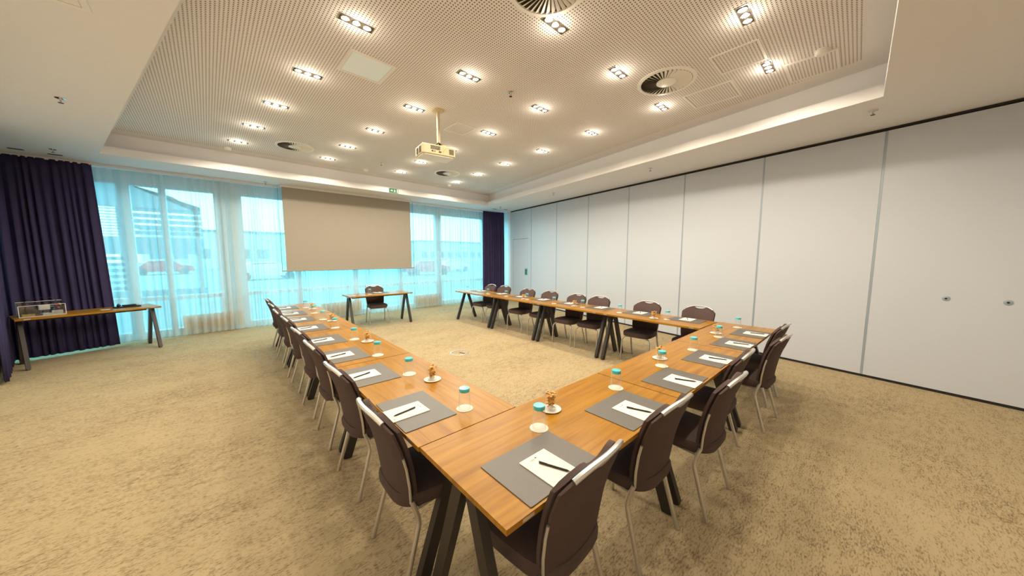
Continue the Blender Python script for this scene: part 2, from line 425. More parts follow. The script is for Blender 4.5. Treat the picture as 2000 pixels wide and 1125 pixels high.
# ------------------------------------------------------------------ windows
WX = [lx(YW) - .05, -1.07, -0.575, 0.40, 1.62, 2.95, 4.25, 5.56, 7.45, rx(YW) + .05]
WT = [.10, .16, .10, .46, .12, .14, .12, .20, .14, .10]
n_w = 0
for i in range(len(WX) - 1):
    x0 = WX[i] + WT[i] / 2; x1 = WX[i + 1] - WT[i + 1] / 2
    n_w += 1
    f = MB()
    a0, a1 = WX[i], WX[i + 1]
    f.box(a0, x0, YW, YW + .12, .04, ZS - .002); f.box(x1, a1, YW, YW + .12, .04, ZS - .002)
    f.box(x0, x1, YW, YW + .12, .04, .14); f.box(x0, x1, YW, YW + .12, .74, .82); f.box(x0, x1, YW, YW + .12, 2.95, ZS - .002)
    fo = tag(f.build('window_%d' % n_w, M['frame']), 'white framed window bay behind the sheer curtain', kind='structure')
    MB().box(x0, x1, YW + .05, YW + .056, .14, .74).box(x0, x1, YW + .05, YW + .056, .82, 2.95).build('pane', M['pane'], fo)
tag(MB().box(lx(YW) - .1, rx(YW) + .1, YW - .015, YW + .12, 0, .04).build('baseboard_window', M['frame']), 'white sill strip at the foot of the windows', kind='structure')
tag(MB().box(lx(9.2) + .02, rx(8.9), 9.16, 9.34, ZS - .045, ZS - .003).build('trim_4', M['plaster']), 'curtain track along the window wall', kind='structure')

# radiators behind the sheer
for (x0, x1, lb) in ((-.45, .47, 'tan low radiator behind the left sheer curtain'), (2.05, 3.05, 'tan low radiator behind the presenter table'), (4.62, 5.55, 'tan low radiator right of the presenter table')):
    t = thing('radiator', lb, 'radiator', ((x0 + x1) / 2, 9.40, 0), 0, 'radiators under the windows'); hw = (x1 - x0) / 2
    b = MB(); b.box(-hw, hw, -.035, .03, .13, .40)
    for k in range(18):
        xx = -hw + (k + .5) * 2 * hw / 18
        b.box(xx - .017, xx + .017, -.042, -.034, .145, .385)
    b.build('radiator_body', M['radi'], t)
    for s in (-1, 1): MB().box(s * hw * .8 - .015, s * hw * .8 + .015, -.02, .02, 0.0, .14).build('foot', M['frame'], t)

# ------------------------------------------------------------------ curtains
def curtain(name, x0, x1, yf, z0, z1, pitch, amp, m, label, seed, n_per=8, rows=10, wander=.3, zero_top=.35, xlean=None):
    rnd = random.Random(seed); W = x1 - x0; nc = int(W / pitch * n_per)
    ph = [0.0]
    for i in range(nc): ph.append(ph[-1] + 2 * math.pi / n_per * (1 + wander * math.sin(i * .13 + seed) + .15 * rnd.uniform(-1, 1)))
    am = [amp * (0.75 + .35 * math.sin(i * .21 + seed * 2)) for i in range(nc + 1)]
    vs = []; fs = []
    for j in range(rows + 1):
        t = j / rows; z = z1 + (z0 - z1) * t
        for i in range(nc + 1):
            u = i / nc
            a = am[i] * (zero_top + (1 - zero_top) * min(1, t * 3))
            x = x0 + W * u + .25 * a * math.cos(ph[i] * 2 + t)
            if xlean: x += xlean(u, t)
            vs.append((x, yf(u, t) + a * math.sin(ph[i] + .5 * math.sin(t * 2.2 + i * .05)), z))
    for j in range(rows):
        for i in range(nc):
            a = j * (nc + 1) + i; fs.append((a, a + 1, a + nc + 2, a + nc + 1))
    me = bpy.data.meshes.new(name); me.from_pydata(vs, [], fs); me.materials.append(m)
    me.polygons.foreach_set('use_smooth', [True] * len(fs)); me.update()
    o = bpy.data.objects.new(name, me); COL.objects.link(o)
    return tag(o, label, 'curtain')
curtain('sheer_curtain', -1.50, 2.9, lambda u, t: 9.27 - .03 * t, .025, ZS - .05, .125, .046, M['sheer'], 'long white sheer curtain left of and behind the projection screen', 1)
curtain('sheer_curtain', 2.92, 7.22, lambda u, t: 9.27 - .03 * t, .025, ZS - .05, .118, .046, M['sheer'], 'white sheer curtain right of the projection screen', 5)
dl = curtain('blackout_curtain', -2.36, -1.36, lambda u, t: 9.16 - t * (.12 + .36 * (1 - u)), .035, ZS - .03, .085, .034, M['drape'], 'dark violet curtain drawn at the left behind the side table', 3, n_per=10, rows=16,
        xlean=lambda u, t: .10 * u * t + .10 * (1 - u) * t)
dl.modifiers.new('s', 'SOLIDIFY').thickness = .004
dw = curtain('blackout_curtain', 0, 1.75, lambda u, t: 0, .03, ZS - .03, .085, .020, M['drape'], 'dark violet curtain hanging against the left wall at the picture edge', 9, n_per=10, rows=6, xlean=lambda u, t: -.22 * u * t)
dw.modifiers.new('s', 'SOLIDIFY').thickness = .004
dw.location = (lx(7.25) + .055, 7.25, 0); dw.rotation_euler.z = math.atan2(1, -.215)
dr = curtain('blackout_curtain', 7.16, 8.0, lambda u, t: 9.12 - .16 * u, .03, ZS - .03, .085, .034, M['drape'], 'dark violet curtain in the far right corner', 7, n_per=10, rows=12)
dr.modifiers.new('s', 'SOLIDIFY').thickness = .004

# ------------------------------------------------------------------ projection screen
t = thing('projection_screen', 'large beige pull-down projection screen in front of the sheer curtains', 'projection screen', (2.855, 9.02, 0), 0)
hw = 1.535
MB().box(-hw, hw, -.003, .003, 1.29, ZS - .012).build('screen_fabric', M['screen'], t)
MB().box(-hw - .03, hw + .03, -.03, .05, ZS - .05, ZS - .003).build('casing', M['plaster'], t)
MB().tube([(-hw - .09, 0, 1.28), (hw + .09, 0, 1.28)], .014, 10).build('bottom_bar', M['screen'], t, smooth=True)
for s in (-1, 1): MB().tube([(s * (hw + .08), 0, ZS - .05), (s * (hw + .075), 0, 2.2), (s * (hw + .085), 0, 1.28)], .003, 6).build('tension_cord', M['pen'], t)

# ------------------------------------------------------------------ ceiling fittings
LAMPS = [(1.21, .79), (1.13, 1.93), (1.06, 3.07), (.93, 4.24), (.79, 5.37), (.65, 6.46), (.52, 7.51),
         (2.36, .79), (2.31, 1.92), (2.24, 3.08), (2.16, 4.22), (2.07, 5.37), (1.99, 6.48), (1.92, 7.53),
         (3.37, .78), (3.38, 1.92), (3.40, 3.07), (3.44, 4.22), (3.43, 5.36), (3.42, 6.45), (3.46, 7.52),
         (4.44, .79), (4.54, 1.93), (4.65, 3.08), (4.75, 4.22), (4.81, 5.35), (4.93, 6.46), (5.0, 7.53)]
def make_downlight():
    t = thing('downlight', 'x', 'ceiling light', (0, 0, 0), 0, 'triple spot ceiling lights')
    f = MB()
    f.box(-.141, .141, -.046, -.042, -.004, .006); f.box(-.141, .141, .042, .046, -.004, .006)
    f.box(-.141, -.135, -.042, .042, -.004, .006); f.box(.135, .141, -.042, .042, -.004, .006)
    f.build('frame', M['chrome'], t)
    h = MB().add([(x, y, -.001) for x, y in ((-.135, -.042), (.135, -.042), (.135, .042), (-.135, .042))], [(0, 1, 2, 3)])
    h.build('housing', M['dark'], t)
    for k in (-1, 0, 1):
        r_ = MB().lathe([(.036, -.002), (.036, -.006), (.030, -.007), (.028, -.003)], 18, caps=False).build('lamp_ring', M['chrome'], t, smooth=True)
        r_.location = (k * .088, 0, 0)
        l_ = MB().lathe([(.028, -.0035), (.020, -.007), (.008, -.009)], 16).build('lamp_bulb', M['bulb'], t, smooth=True)
        l_.location = (k * .088, 0, 0)
    return t
sp = bpy.data.lights.new('downlight_beam', 'SPOT'); sp.energy = LAMP_POWER; sp.color = LAMP_COLOR
sp.spot_size = R(158); sp.spot_blend = 0.22; sp.shadow_soft_size = 0.04
gp_ = bpy.data.lights.new('ceiling_glow_fill', 'POINT'); gp_.energy = GLOW_POWER; gp_.color = LAMP_COLOR; gp_.shadow_soft_size = 0.03  # extra point fill added below each fitting to brighten the ceiling around it
dlab = {}
for k, (x, y) in enumerate(LAMPS):
    c_, r_ = k // 7, k % 7
    dlab[k] = 'triple spot ceiling light in the %s line from the left, %s from the window end' % (ORD[c_], ORD[6 - r_])
base = make_downlight()
for k, (x, y) in enumerate(LAMPS):
    o = base if k == 0 else dup(base, (x, y, ZC), 0, dlab[k])
    o.location = (x, y, ZC); o['label'] = dlab[k]
for k, (x, y) in enumerate(LAMPS):
    lo = bpy.data.objects.new('downlight_beam', sp); COL.objects.link(lo); lo.location = (x, y, ZC - .03)
    lo = bpy.data.objects.new('ceiling_glow_fill', gp_); COL.objects.link(lo); lo.location = (x, y, ZC - .075)

def diffuser(x, y, r, label):
    t = thing('swirl_diffuser', label, 'air vent', (x, y, ZC), 0, 'round swirl air diffusers')
    MB().lathe([(r, 0), (r, -.006), (r * .87, -.012), (r * .86, 0)], 40, caps=False).build('rim', M['white'], t, smooth=True)
    MB().lathe([(r * .86, -.001), (r * .2, -.0015)], 40, caps=True).build('backing', M['dark'], t)
    v = MB(); n = 36
    for k in range(n):
        a = 2 * math.pi * k / n; a2 = a + 2 * math.pi / n * .62
        r0, r1 = r * .30, r * .85; tw = .14
        v.add([(r0 * math.cos(a), r0 * math.sin(a), -.004), (r0 * math.cos(a2), r0 * math.sin(a2), -.012),
               (r1 * math.cos(a2 + tw), r1 * math.sin(a2 + tw), -.016), (r1 * math.cos(a + tw), r1 * math.sin(a + tw), -.003)], [(0, 1, 2, 3)])
    v.build('vanes', M['white'], t)
    MB().lathe([(r * .33, -.002), (r * .33, -.012), (r * .30, -.016)], 32).build('hub', M['white'], t, smooth=True)
diffuser(1.29, 7.14, .30, 'round air diffuser near the left end of the window side')
diffuser(4.33, 6.89, .30, 'round air diffuser beyond the projector near the windows')
diffuser(3.95, 1.64, .31, 'round air diffuser at the near right of the ceiling')
diffuser(1.96, 1.70, .31, 'round air diffuser cut by the top edge of the picture')

def hatch(x0, x1, y0, y1, z, label, m=None, fr=.022, plain=False):
    t = thing('access_panel', label, 'access panel', ((x0 + x1) / 2, (y0 + y1) / 2, z), 0); a, b = (x1 - x0) / 2, (y1 - y0) / 2
    f = MB().box(-a, a, -b, -b + fr, -.006, 0).box(-a, a, b - fr, b, -.006, 0).box(-a, -a + fr, -b + fr, b - fr, -.006, 0).box(a - fr, a, -b + fr, b - fr, -.006, 0)
    f.build('frame', M['white'], t)
    if m: MB().box(-a + fr + .004, a - fr - .004, -b + fr + .004, b - fr - .004, -.004, 0).build('panel', m, t)
hatch(1.14, 1.58, 3.47, 3.92, ZC, 'square access hatch with painted bluish window reflection near two left ceiling lights', M['hatch'])
hatch(2.83, 3.19, 4.20, 4.60, ZC, 'thin square access frame beside the projector pole', M['perf'])
hatch(3.80, 4.24, .76, 1.17, ZC, 'perforated access panel left of the nearest right ceiling light', M['perf'])
hatch(4.52, 5.02, .27, .67, ZC, 'perforated access panel beside the smoke detector', M['perf'])
hatch(4.44, 4.94, 1.12, 1.64, ZC, 'perforated access panel near the right edge of the recess', M['perf'])
hatch(-.86, -.45, 3.15, 3.60, ZS, 'white framed hatch in the soffit at the top left', M['white'], .035)

def sprinkler(x, y, z, label):
    t = thing('sprinkler', label, 'sprinkler', (x, y, z), 0, 'ceiling sprinklers')
    MB().lathe([(.038, 0), (.038, -.004), (.02, -.008)], 20).build('escutcheon', M['chrome'], t, smooth=True)
    MB().lathe([(.009, -.008), (.009, -.03), (.005, -.034), (.005, -.046)], 10).build('body', M['chrome'], t, smooth=True)
    MB().lathe([(.02, -.046), (.02, -.049)], 14).build('deflector', M['dark'], t)
for x, y, z, lb in ((-.99, 5.70, ZS, 'sprinkler on the plain left soffit'), (-1.60, 8.45, ZS, 'sprinkler above the left dark curtain'),
                    (5.5, 0.0, ZS, 'sprinkler near the soffit corner at upper right'), (6.05, 2.73, ZS, 'sprinkler halfway along the right soffit'),
                    (6.57, 5.45, ZS, 'sprinkler at the far part of the right soffit'), (1.03, 8.95, ZS, 'sprinkler just left of the projection screen top'), (7.12, 8.14, ZS, 'sprinkler at the far right soffit corner'),
                    (2.82, 3.03, ZC, 'sprinkler in the middle of the perforated ceiling'), (2.84, 7.11, ZC, 'sprinkler on the ceiling left of the projector')):
    sprinkler(x, y, z, lb)
def detector(x, y, z, label, r=.055):
    t = thing('smoke_detector', label, 'smoke detector', (x, y, z), 0, 'smoke detectors')
    MB().lathe([(r, 0), (r, -.012)], 28).build('base_plate', M['white'], t, smooth=True)
    MB().lathe([(r * .86, -.012), (r * .86, -.018), (r * .95, -.022), (r * .95, -.034), (r * .7, -.045)], 28).build('sensor_head', M['white'], t, smooth=True)
detector(4.46, .38, ZC, 'white smoke detector at the upper right by an access panel')
detector(.40, 8.05, ZC, 'white smoke detector at the left end of the far ceiling edge')
detector(2.77, 7.85, ZC, 'white smoke detector at the far ceiling edge above the screen')
detector(5.05, 7.95, ZC, 'white smoke detector at the far right of the ceiling edge')
for x, y, lb in ((-2.0, 8.80, 'dark slot light in the soffit at the far left'), (-1.66, 8.86, 'dark slot light in the soffit above the left curtain'), (7.28, 8.63, 'small dark slot light left of the other above the right curtain'), (7.66, 8.48, 'small dark slot light in the far right soffit corner')):
    t = thing('slot_light', lb, 'ceiling light', (x, y, ZS), 0, 'dark slot lights by the curtains')
    MB().box(-.07, .07, -.03, .03, -.004, 0).build('frame', M['dark'], t)
    MB().box(-.055, .055, -.018, .018, -.007, -.004).build('lens', M['pen'], t)

# projector
t = thing('projector', 'cream projector hanging on a ceiling pole', 'projector', (2.43, 4.07, ZC), R(-9))
MB().lathe([(.085, 0), (.085, -.012), (.03, -.03)], 28).build('ceiling_plate', M['cream'], t, smooth=True)
MB().lathe([(.022, -.02), (.022, -.43)], 16).build('pole', M['cream'], t, smooth=True)
MB().box(-.09, .09, -.07, .07, -.505, -.488).tube([(-.08, -.05, -.49), (0, 0, -.425), (.08, .05, -.49)], .009, 6).tube([(.08, -.05, -.49), (0, 0, -.425), (-.08, .05, -.49)], .009, 6).build('bracket', M['dark'], t)
pb = MB().rbox(-.235, .235, -.15, .15, -.635, -.505, .03, 4).build('projector_body', M['cream'], t, smooth=True)
pb.location = (-.05, 0, 0)
def grille(n, x0, st, w_, z0, z1, side=False):
    g = MB()
    for k in range(n):
        if side: g.box(-.2385, -.233, x0 + k * st, x0 + k * st + w_, z0, z1)
        else: g.box(x0 + k * st, x0 + k * st + w_, -.1535, -.148, z0, z1)
    g.build('vent_grille', M['dark'], pb)
grille(9, -.12, .015, .009, -.572, -.522); grille(5, .14, .014, .008, -.605, -.535)
grille(6, -.105, .014, .009, -.615, -.535, True); grille(5, .01, .014, .009, -.615, -.535, True)
for a_, b_ in ((-.11, -.085), (-.07, -.06), (-.01, .025)): MB().box(a_, b_, -.155, -.148, -.600, -.586).build('socket', M['pen'], pb)
MB().rbox(-.22, .22, -.135, .135, -.643, -.634, .03, 4).build('bottom_cover', M['white'], pb, smooth=True)
lens = MB().lathe([(.045, 0), (.045, .03), (.035, .034)], 24).build('lens', M['pen'], pb, smooth=True); lens.rotation_euler = (R(-90), 0, 0); lens.location = (.1, .145, -.57)
MB().tube([(.02, -.02, -.46), (.05, -.12, -.49), (.03, -.165, -.53), (.0, -.160, -.585)], .004, 6).build('cable', M['radi'], t, smooth=True)

# exit sign on the lip
t = thing('exit_sign', 'small green emergency exit sign on the soffit edge above the screen', 'exit sign', (3.60, 8.28, 3.292), 0)
MB().box(-.12, .12, -.014, 0, -.052, .052).build('sign_plate', M['green'], t)
pc = MB()
pc.box(.075, .108, -.016, -.013, -.042, .042)
pc.add([(-.085, -.0155, .01), (-.055, -.0155, .01), (-.055, -.0155, .028), (-.022, -.0155, 0), (-.055, -.0155, -.028), (-.055, -.0155, -.01), (-.085, -.0155, -.01)], [tuple(range(7))])
pc.box(.02, .032, -.016, -.013, .022, .036); pc.box(.008, .035, -.016, -.013, -.008, .018)
pc.add([(.012, -.0155, -.008), (.024, -.0155, -.008), (.008, -.0155, -.04), (-.006, -.0155, -.04)], [(0, 1, 2, 3)])
pc.add([(.022, -.0155, -.008), (.034, -.0155, -.008), (.050, -.0155, -.034), (.040, -.0155, -.038)], [(0, 1, 2, 3)])
pc.build('pictogram', M['signw'], t)

# ------------------------------------------------------------------ tables
TT = .74; TL = 1.432; TD = .61
def make_table(label, loc, rz):
    t = thing('conference_table', label, 'table', loc, rz)
    a, b = TL / 2, TD / 2
    tp = MB().box(-a, a, -b, b, TT - .022, TT)
    tp.build('tabletop', M['wood'], t)
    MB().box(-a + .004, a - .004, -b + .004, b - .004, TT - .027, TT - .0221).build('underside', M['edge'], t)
    MB().box(-a + .12, a - .12, -.03, .03, TT - .075, TT - .028).build('beam', M['legs'], t)
    for s in (-1, 1):
        x = s * (a - .055)
        for q in (-1, 1):
            MB().bar((x, q * .035, TT - .032), (x, q * .275, .012), .042, .062).bar((x, q * .275, .012), (x, q * .2795, 0), .03, .05).build('leg', M['legs'], t)
        MB().box(x - .03, x + .03, -.075, .075, TT - .045, TT - .028).build('leg_bracket', M['alu2'], t)
        for q in (-1, 1):
            MB().box(s * (a - .10) - .028, s * (a - .10) + .028, q * (b - .001) - .002, q * (b - .001) + .002, TT - .017, TT - .005).build('edge_plate', M['alu2'], t)
    return t
AN = R(-1.31)
dn = Vector((math.cos(AN), math.sin(AN))); nn = Vector((-dn.y, dn.x))
base = None
def place_table(c, rz, label, group=None):
    global base
    if base is None:
        base = make_table(label, (c[0], c[1], 0), rz); o = base
    else: o = dup(base, (c[0], c[1], 0), rz, label)
    o['group'] = group or 'single tables'
    return o
p0 = Vector((.64, .712))
nl = ['oak table at the near corner holding the first two near settings', 'oak table in the middle of the near row', 'oak table at the right end of the near row']
for k in range(3):
    c = p0 + dn * (.72 + 1.44 * k) + nn * TD / 2
    place_table(c, AN, nl[k], 'near row tables')
lfx = lambda y: .926 + .0229 * y
ALF = R(90 - 1.31)
ll = ['oak table of the left row touching the near corner table', 'oak table of the left row, second from the near corner', 'oak table of the left row, third from the near corner', 'oak table of the left row closest to the windows']
for k in range(4):
    y = 1.317 + .72 + 1.44 * k
    place_table((lfx(y), y), ALF, ll[k], 'left row tables')
rfx = lambda y: 4.34 + .040 * (y - 1.3)
ARF = R(90 - 2.3)
rl = ['oak table of the right row touching the near row', 'oak table of the right row, second from the near row', 'oak table of the right row, third from the near row', 'oak table of the right row closest to the windows']
for k in range(4):
    y = 1.243 + .72 + 1.436 * k
    place_table((rfx(y) + .305, y), ARF, rl[k], 'right row tables')
PT = (2.91, 7.74)
place_table(PT, R(-1), 'single presenter table in front of the projection screen')
ST = (-1.43, 8.455)
STA = R(18.4)
place_table(ST, STA, 'oak side table in front of the left dark curtain')

# ------------------------------------------------------------------ chairs
def se_ring(hx, hy, cx, cy, z, p=3.2, n=28, back_narrow=0.0, dome=0):
    pts = []
    for k in range(n):
        a = 2 * math.pi * k / n; c, s = math.cos(a), math.sin(a)
        x = hx * abs(c) ** (2 / p) * (1 if c > 0 else -1); y = hy * abs(s) ** (2 / p) * (1 if s > 0 else -1)
        x *= 1 - back_narrow * (0.5 - 0.5 * y / hy)
        pts.append((cx + x, cy + y, z))
    return pts
def interp(x, T):
    for (a, b), (c, d) in zip(T, T[1:]):
        if x <= c: return b + (d - b) * (x - a) / (c - a)
    return T[-1][1]
def lean(z): return interp(z, [(.33, -.165), (.42, -.175), (.52, -.185), (.62, -.20), (.72, -.225), (.82, -.262), (.93, -.305)])
def halfw(z): return interp(z, [(.33, .145), (.42, .182), (.52, .196), (.62, .202), (.72, .209), (.80, .214), (.86, .208), (.93, .185)])
def slab(zb, zt, off, th, ws=1.0, nu=16, nv=14, bulge=0.0):
    """curved padded slab following the back profile; front at off, thickness th"""
    F = []; B = []
    for j in range(nv + 1):
        for i in range(nu + 1):
            u = -1 + 2 * i / nu; v = j / nv
            z = zb(u) + (zt(u) - zb(u)) * v
            x = u * halfw(z) * ws
            y = lean(z) + .030 * u * u
            e = min(1, 5 * (1 - abs(u)), 5 * (v + .02), 5 * (1.02 - v)); e = max(0, e) ** .5
            F.append((x, y + off + bulge * e, z)); B.append((x, y + off - th * (.55 + .45 * e), z))
    n = (nu + 1) * (nv + 1); fs = []
    for j in range(nv):
        for i in range(nu):
            a = j * (nu + 1) + i; q = (a, a + 1, a + nu + 2, a + nu + 1)
            fs.append(q); fs.append(tuple(k + n for k in reversed(q)))
    for i in range(nu):
        fs.append((i, n + i, n + i + 1, i + 1)); a = nv * (nu + 1) + i; fs.append((a + 1, n + a + 1, n + a, a))
    for j in range(nv):
        a = j * (nu + 1); b = a + nu + 1; fs.append((a, b, n + b, n + a)); a += nu; b += nu; fs.append((b, a, n + a, n + b))
    return MB().add(F + B, fs)
def smooth_path(P, n=4):
    P = [Vector(p) for p in P]; out = []
    for i in range(len(P) - 1):
        p0, p1, p2, p3 = P[max(i - 1, 0)], P[i], P[i + 1], P[min(i + 2, len(P) - 1)]
        for k in range(n):
            t = k / n
            out.append(.5 * ((2 * p1) + (p2 - p0) * t + (2 * p0 - 5 * p1 + 4 * p2 - p3) * t * t + (3 * p1 - p0 - 3 * p2 + p3) * t ** 3))
    return out + [P[-1]]
def make_chair():
    t = thing('conference_chair', 'x', 'chair')
    s = MB()
    R_ = [(.205, .205, .392), (.218, .222, .398), (.224, .230, .42), (.224, .230, .447), (.216, .222, .462), (.185, .19, .472), (.10, .11, .477)]
    s.loft([se_ring(hx, hy, 0, .018, z, 3.6, 32, .10) for hx, hy, z in R_])
    s.build('seat', M['fabric'], t, smooth=True)
    ztop = lambda u: .895 - .075 * abs(u) ** 3.2
    cu = slab(lambda u: .455 + .0 * u, lambda u: ztop(u) - .004 - .040 * math.exp(-(u / .34) ** 4), .030, .030, .985, bulge=.012)
    cu.build('back_cushion', M['fabric'], t, smooth=True)
    sh = slab(lambda u: .36 + .085 * abs(u) ** 2.6, lambda u: ztop(u) - .034 * math.exp(-(u / .34) ** 4), -.001, .020, 1.0)
    sh.build('back_shell', M['fabric2'], t, smooth=True)
    rail = []
    for k in range(17):
        u = -.80 + 1.6 * k / 16; z = ztop(u) + .003
        rail.append((u * halfw(z) * 1.02, lean(z) + .030 * u * u - .010, z))
    MB().tube(rail, .0115, 8).build('top_rail', M['alu'], t, smooth=True)
    for q in (-1, 1):
        pts = []
        for k in range(9):
            z = .68 - .25 * k / 8; pts.append((q * (halfw(z) + .004), lean(z) + .022, z))
        MB().tube(pts, .0065, 8).build('side_rail', M['alu'], t, smooth=True)
        MB().tube(smooth_path([(q * .188, -.150, .435), (q * .198, -.135, .385), (q * .205, -.125, .335), (q * .209, -.135, .28), (q * .218, -.215, .0)]), .0125, 10).build('leg', M['alu2'], t, smooth=True)
        MB().tube(smooth_path([(q * .10, .150, .380), (q * .165, .165, .377), (q * .203, .185, .345), (q * .212, .200, .29), (q * .214, .222, .0)]), .0115, 10).build('leg', M['alu2'], t, smooth=True)
    MB().tube([(-.10, .150, .380), (.10, .150, .380)], .011, 8).tube([(-.16, .165, .385), (-.185, -.12, .385)], .009, 8).tube([(.16, .165, .385), (.185, -.12, .385)], .009, 8).build('seat_frame', M['alu2'], t, smooth=True)
    return t
CH = None
def chair(x, y, rz, label, group):
    global CH
    if CH is None: CH = make_chair(); o = CH
    else: o = dup(CH, (x, y, 0), rz, label)
    o.location = (x, y, 0); o.rotation_euler = (0, 0, rz); o['label'] = label; o['group'] = group
NC = [(1.01, .875, 2), (1.73, .85, -3), (2.34, .725, -2), (2.98, .80, 1), (3.87, .675, -5), (4.49, .75, -3)]
nlab = ['brown chair nearest the viewpoint at the near corner of the tables', 'brown chair second from the near corner along the near row', 'brown chair third from the near corner along the near row',
        'brown chair pushed furthest under the near row, fourth from the near corner', 'brown chair pulled out furthest from the near row, fifth from the corner', 'brown chair at the right end of the near row']
for k, (x, y, a) in enumerate(NC): chair(x, y, R(a), nlab[k], 'chairs along the near row')
LC = [(.800, 1.58), (.835, 2.37), (.855, 3.13), (.875, 3.83), (.90, 4.65), (.905, 5.34), (.94, 6.10), (.965, 6.88)]
for k, (x, y) in enumerate(LC): chair(x, y, R(-90 + (-2, 1, -1, 2, 0, -2, 1, 0)[k]), 'brown chair on the outside of the left row, %s from the near corner' % ORD[k], 'chairs along the left row')
RC = [(4.86, 1.52), (4.83, 2.24), (4.85, 3.13), (4.84, 3.63), (4.90, 4.34), (4.91, 4.98), (5.0, 5.86), (4.97, 6.38)]
for k, (x, y) in enumerate(RC): chair(x + .03, y, R(90 + (0, 3, 3, -2, 0, 2, 4, -2)[k]), 'brown chair on the wall side of the right row, %s from the near row' % ORD[k], 'chairs along the right row')
chair(2.93, 7.93, R(172), 'single brown chair behind the presenter table', 'presenter chair')

# ------------------------------------------------------------------ settings
TZ = TT
def mk(name, cat, group):
    return thing(name, 'x', cat, (0, 0, 0), 0, group)
def first(b, name, mats, cat, smooth=False):
    o = b.build(name, mats, smooth=smooth); tag(o, 'x', cat); return o
pm = MB().rbox(-.21, .21, -.15, .15, 0, .004, .006, 2); PAD = first(pm, 'desk_pad', M['mat'], 'desk pad')
NP = thing('notepad', 'x', 'notepad')
MB().box(-.077, .077, -.106, .106, 0, .004).build('paper_block', M['paper'], NP)
MB().box(-.034, -.008, .080, .083, .004, .0043).box(-.030, -.012, .075, .077, .004, .0043).box(.04, .062, -.092, -.089, .004, .0043).build('printed_line', M['ink'], NP)
MB().box(-.003, .004, .081, .088, .004, .0043).build('printed_emblem', M['inkd'], NP)
PN = thing('pen', 'x', 'pen')
MB().tube([(0, -.062, .0045), (0, .06, .0045)], .0042, 10).build('barrel', M['pen'], PN, smooth=True)
MB().tube([(0, -.074, .0040), (0, -.062, .0045)], [.001, .0038], 10).build('tip', M['pen'], PN, smooth=True)
MB().box(-.001, .001, .025, .062, .008, .0098).build('clip', M['pen'], PN)
CO = first(MB().lathe([(.046, 0), (.048, .0015), (.046, .003)], 32), 'coaster', M['coaster'], 'coaster', True)
GL = thing('water_glass', 'x', 'glass')
MB().lathe([(.036, 0), (.0365, .002), (.031, .108), (.0295, .108), (.0345, .002)], 28, caps=False).build('glass_wall', M['glass'], GL, smooth=True)
MB().lathe([(.0293, .100), (.0305, .108), (.0305, .120), (.028, .122)], 28).build('glass_base', M['teal'], GL, smooth=True)
SG = thing('snack_glass', 'x', 'glass')
MB().lathe([(.031, 0), (.033, .004), (.037, .105), (.0355, .105), (.031, .010)], 28, caps=False).build('glass_wall', M['glass'], SG, smooth=True)
MB().lathe([(.030, .001), (.031, .010)], 24).build('glass_base', M['glass'], SG, smooth=True)
cb = MB(); rd = random.Random(11)
for k in range(70):
    a = rd.uniform(0, 6.28); rr = .027 * math.sqrt(rd.random()); z = .030 + .070 * rd.random()
    cb.ico((rr * math.cos(a), rr * math.sin(a), z), rd.uniform(.006, .0095), (1, rd.uniform(.6, 1), rd.uniform(.6, 1)), rd.choice([0, 1, 1, 1, 1, 2]))
co = cb.build('nuts', [M['candy1'], M['candy2'], M['candy3']], SG, smooth=True); co['kind'] = 'stuff'
bb = MB()
for k in range(16):
    a = rd.uniform(0, 6.28); rr = .023 * math.sqrt(rd.random())
    bb.ico((rr * math.cos(a), rr * math.sin(a), .012 + .014 * rd.random()), .007, (1, 1, .8), 0)
bo = bb.build('wrapped_sweets', M['white'], SG, smooth=True); bo['kind'] = 'stuff'
PL = first(MB().lathe([(.040, 0), (.058, .004), (.060, .007), (.056, .006), (.040, .0025)], 36), 'saucer', M['coaster'], 'saucer', True)

used = set()
def put(src, x, y, z, rz, label, group):
    if src.name not in used:
        used.add(src.name); o = src
        o.location = (x, y, z); o.rotation_euler = (0, 0, rz); o['label'] = label
    else: o = dup(src, (x, y, z), rz, label)
    o['group'] = group
    return o
def setting(mx, my, rz, where, g, gx=None, gy=None, pad=True, pen_a=25, jig=0):
    """local +y points from the chair into the table"""
    c, s = math.cos(rz), math.sin(rz)
    W = lambda a, b: (mx + a * c - b * s, my + a * s + b * c)
    put(PAD, mx, my, TZ, rz, 'grey desk pad ' + where, 'desk pads on the tables')
    x, y = W(0, -.052); put(NP, x, y, TZ + .004, rz + R(jig), 'white notepad ' + where, 'notepads on the desk pads')
    x, y = W(.008, -.060); put(PN, x, y, TZ + .0083, rz + R(pen_a), 'black pen ' + where, 'pens on the notepads')
    if gx is None: gx, gy = W(.205, .195)
    put(CO, gx, gy, TZ, rz, 'round white coaster ' + where, 'coasters under the glasses')
    put(GL, gx, gy, TZ + .003, rz, 'upturned glass ' + where, 'upturned water glasses')
NM = [(.98, .865), (1.72, .855), (2.385, .835), (3.10, .82), (3.81, .80), (4.46, .78)]
NG = [(1.185, 1.06), (1.94, 1.05), (2.61, 1.02), (3.28, 1.0), (4.02, .98), (4.74, .96)]
nw = ['at the nearest seat by the near corner', 'at the second seat from the near corner, near row', 'at the third seat from the near corner, near row', 'at the fourth seat from the near corner, near row', 'at the fifth seat from the near corner, near row', 'at the right end seat of the near row']
for k in range(6): setting(*NM[k], AN, nw[k], 'n', *NG[k], pen_a=(22, 20, 24, 18, 16, 14)[k])
LM = [1.685, 2.435, 3.08, 3.77, 4.54, 5.25, 5.88, 6.60]
LG = [(1.03, 1.50), (1.045, 2.24), (1.05, 2.87), (1.08, 3.60), (1.09, 4.35), (1.12, 5.05), (1.15, 5.72), (1.17, 6.42)]
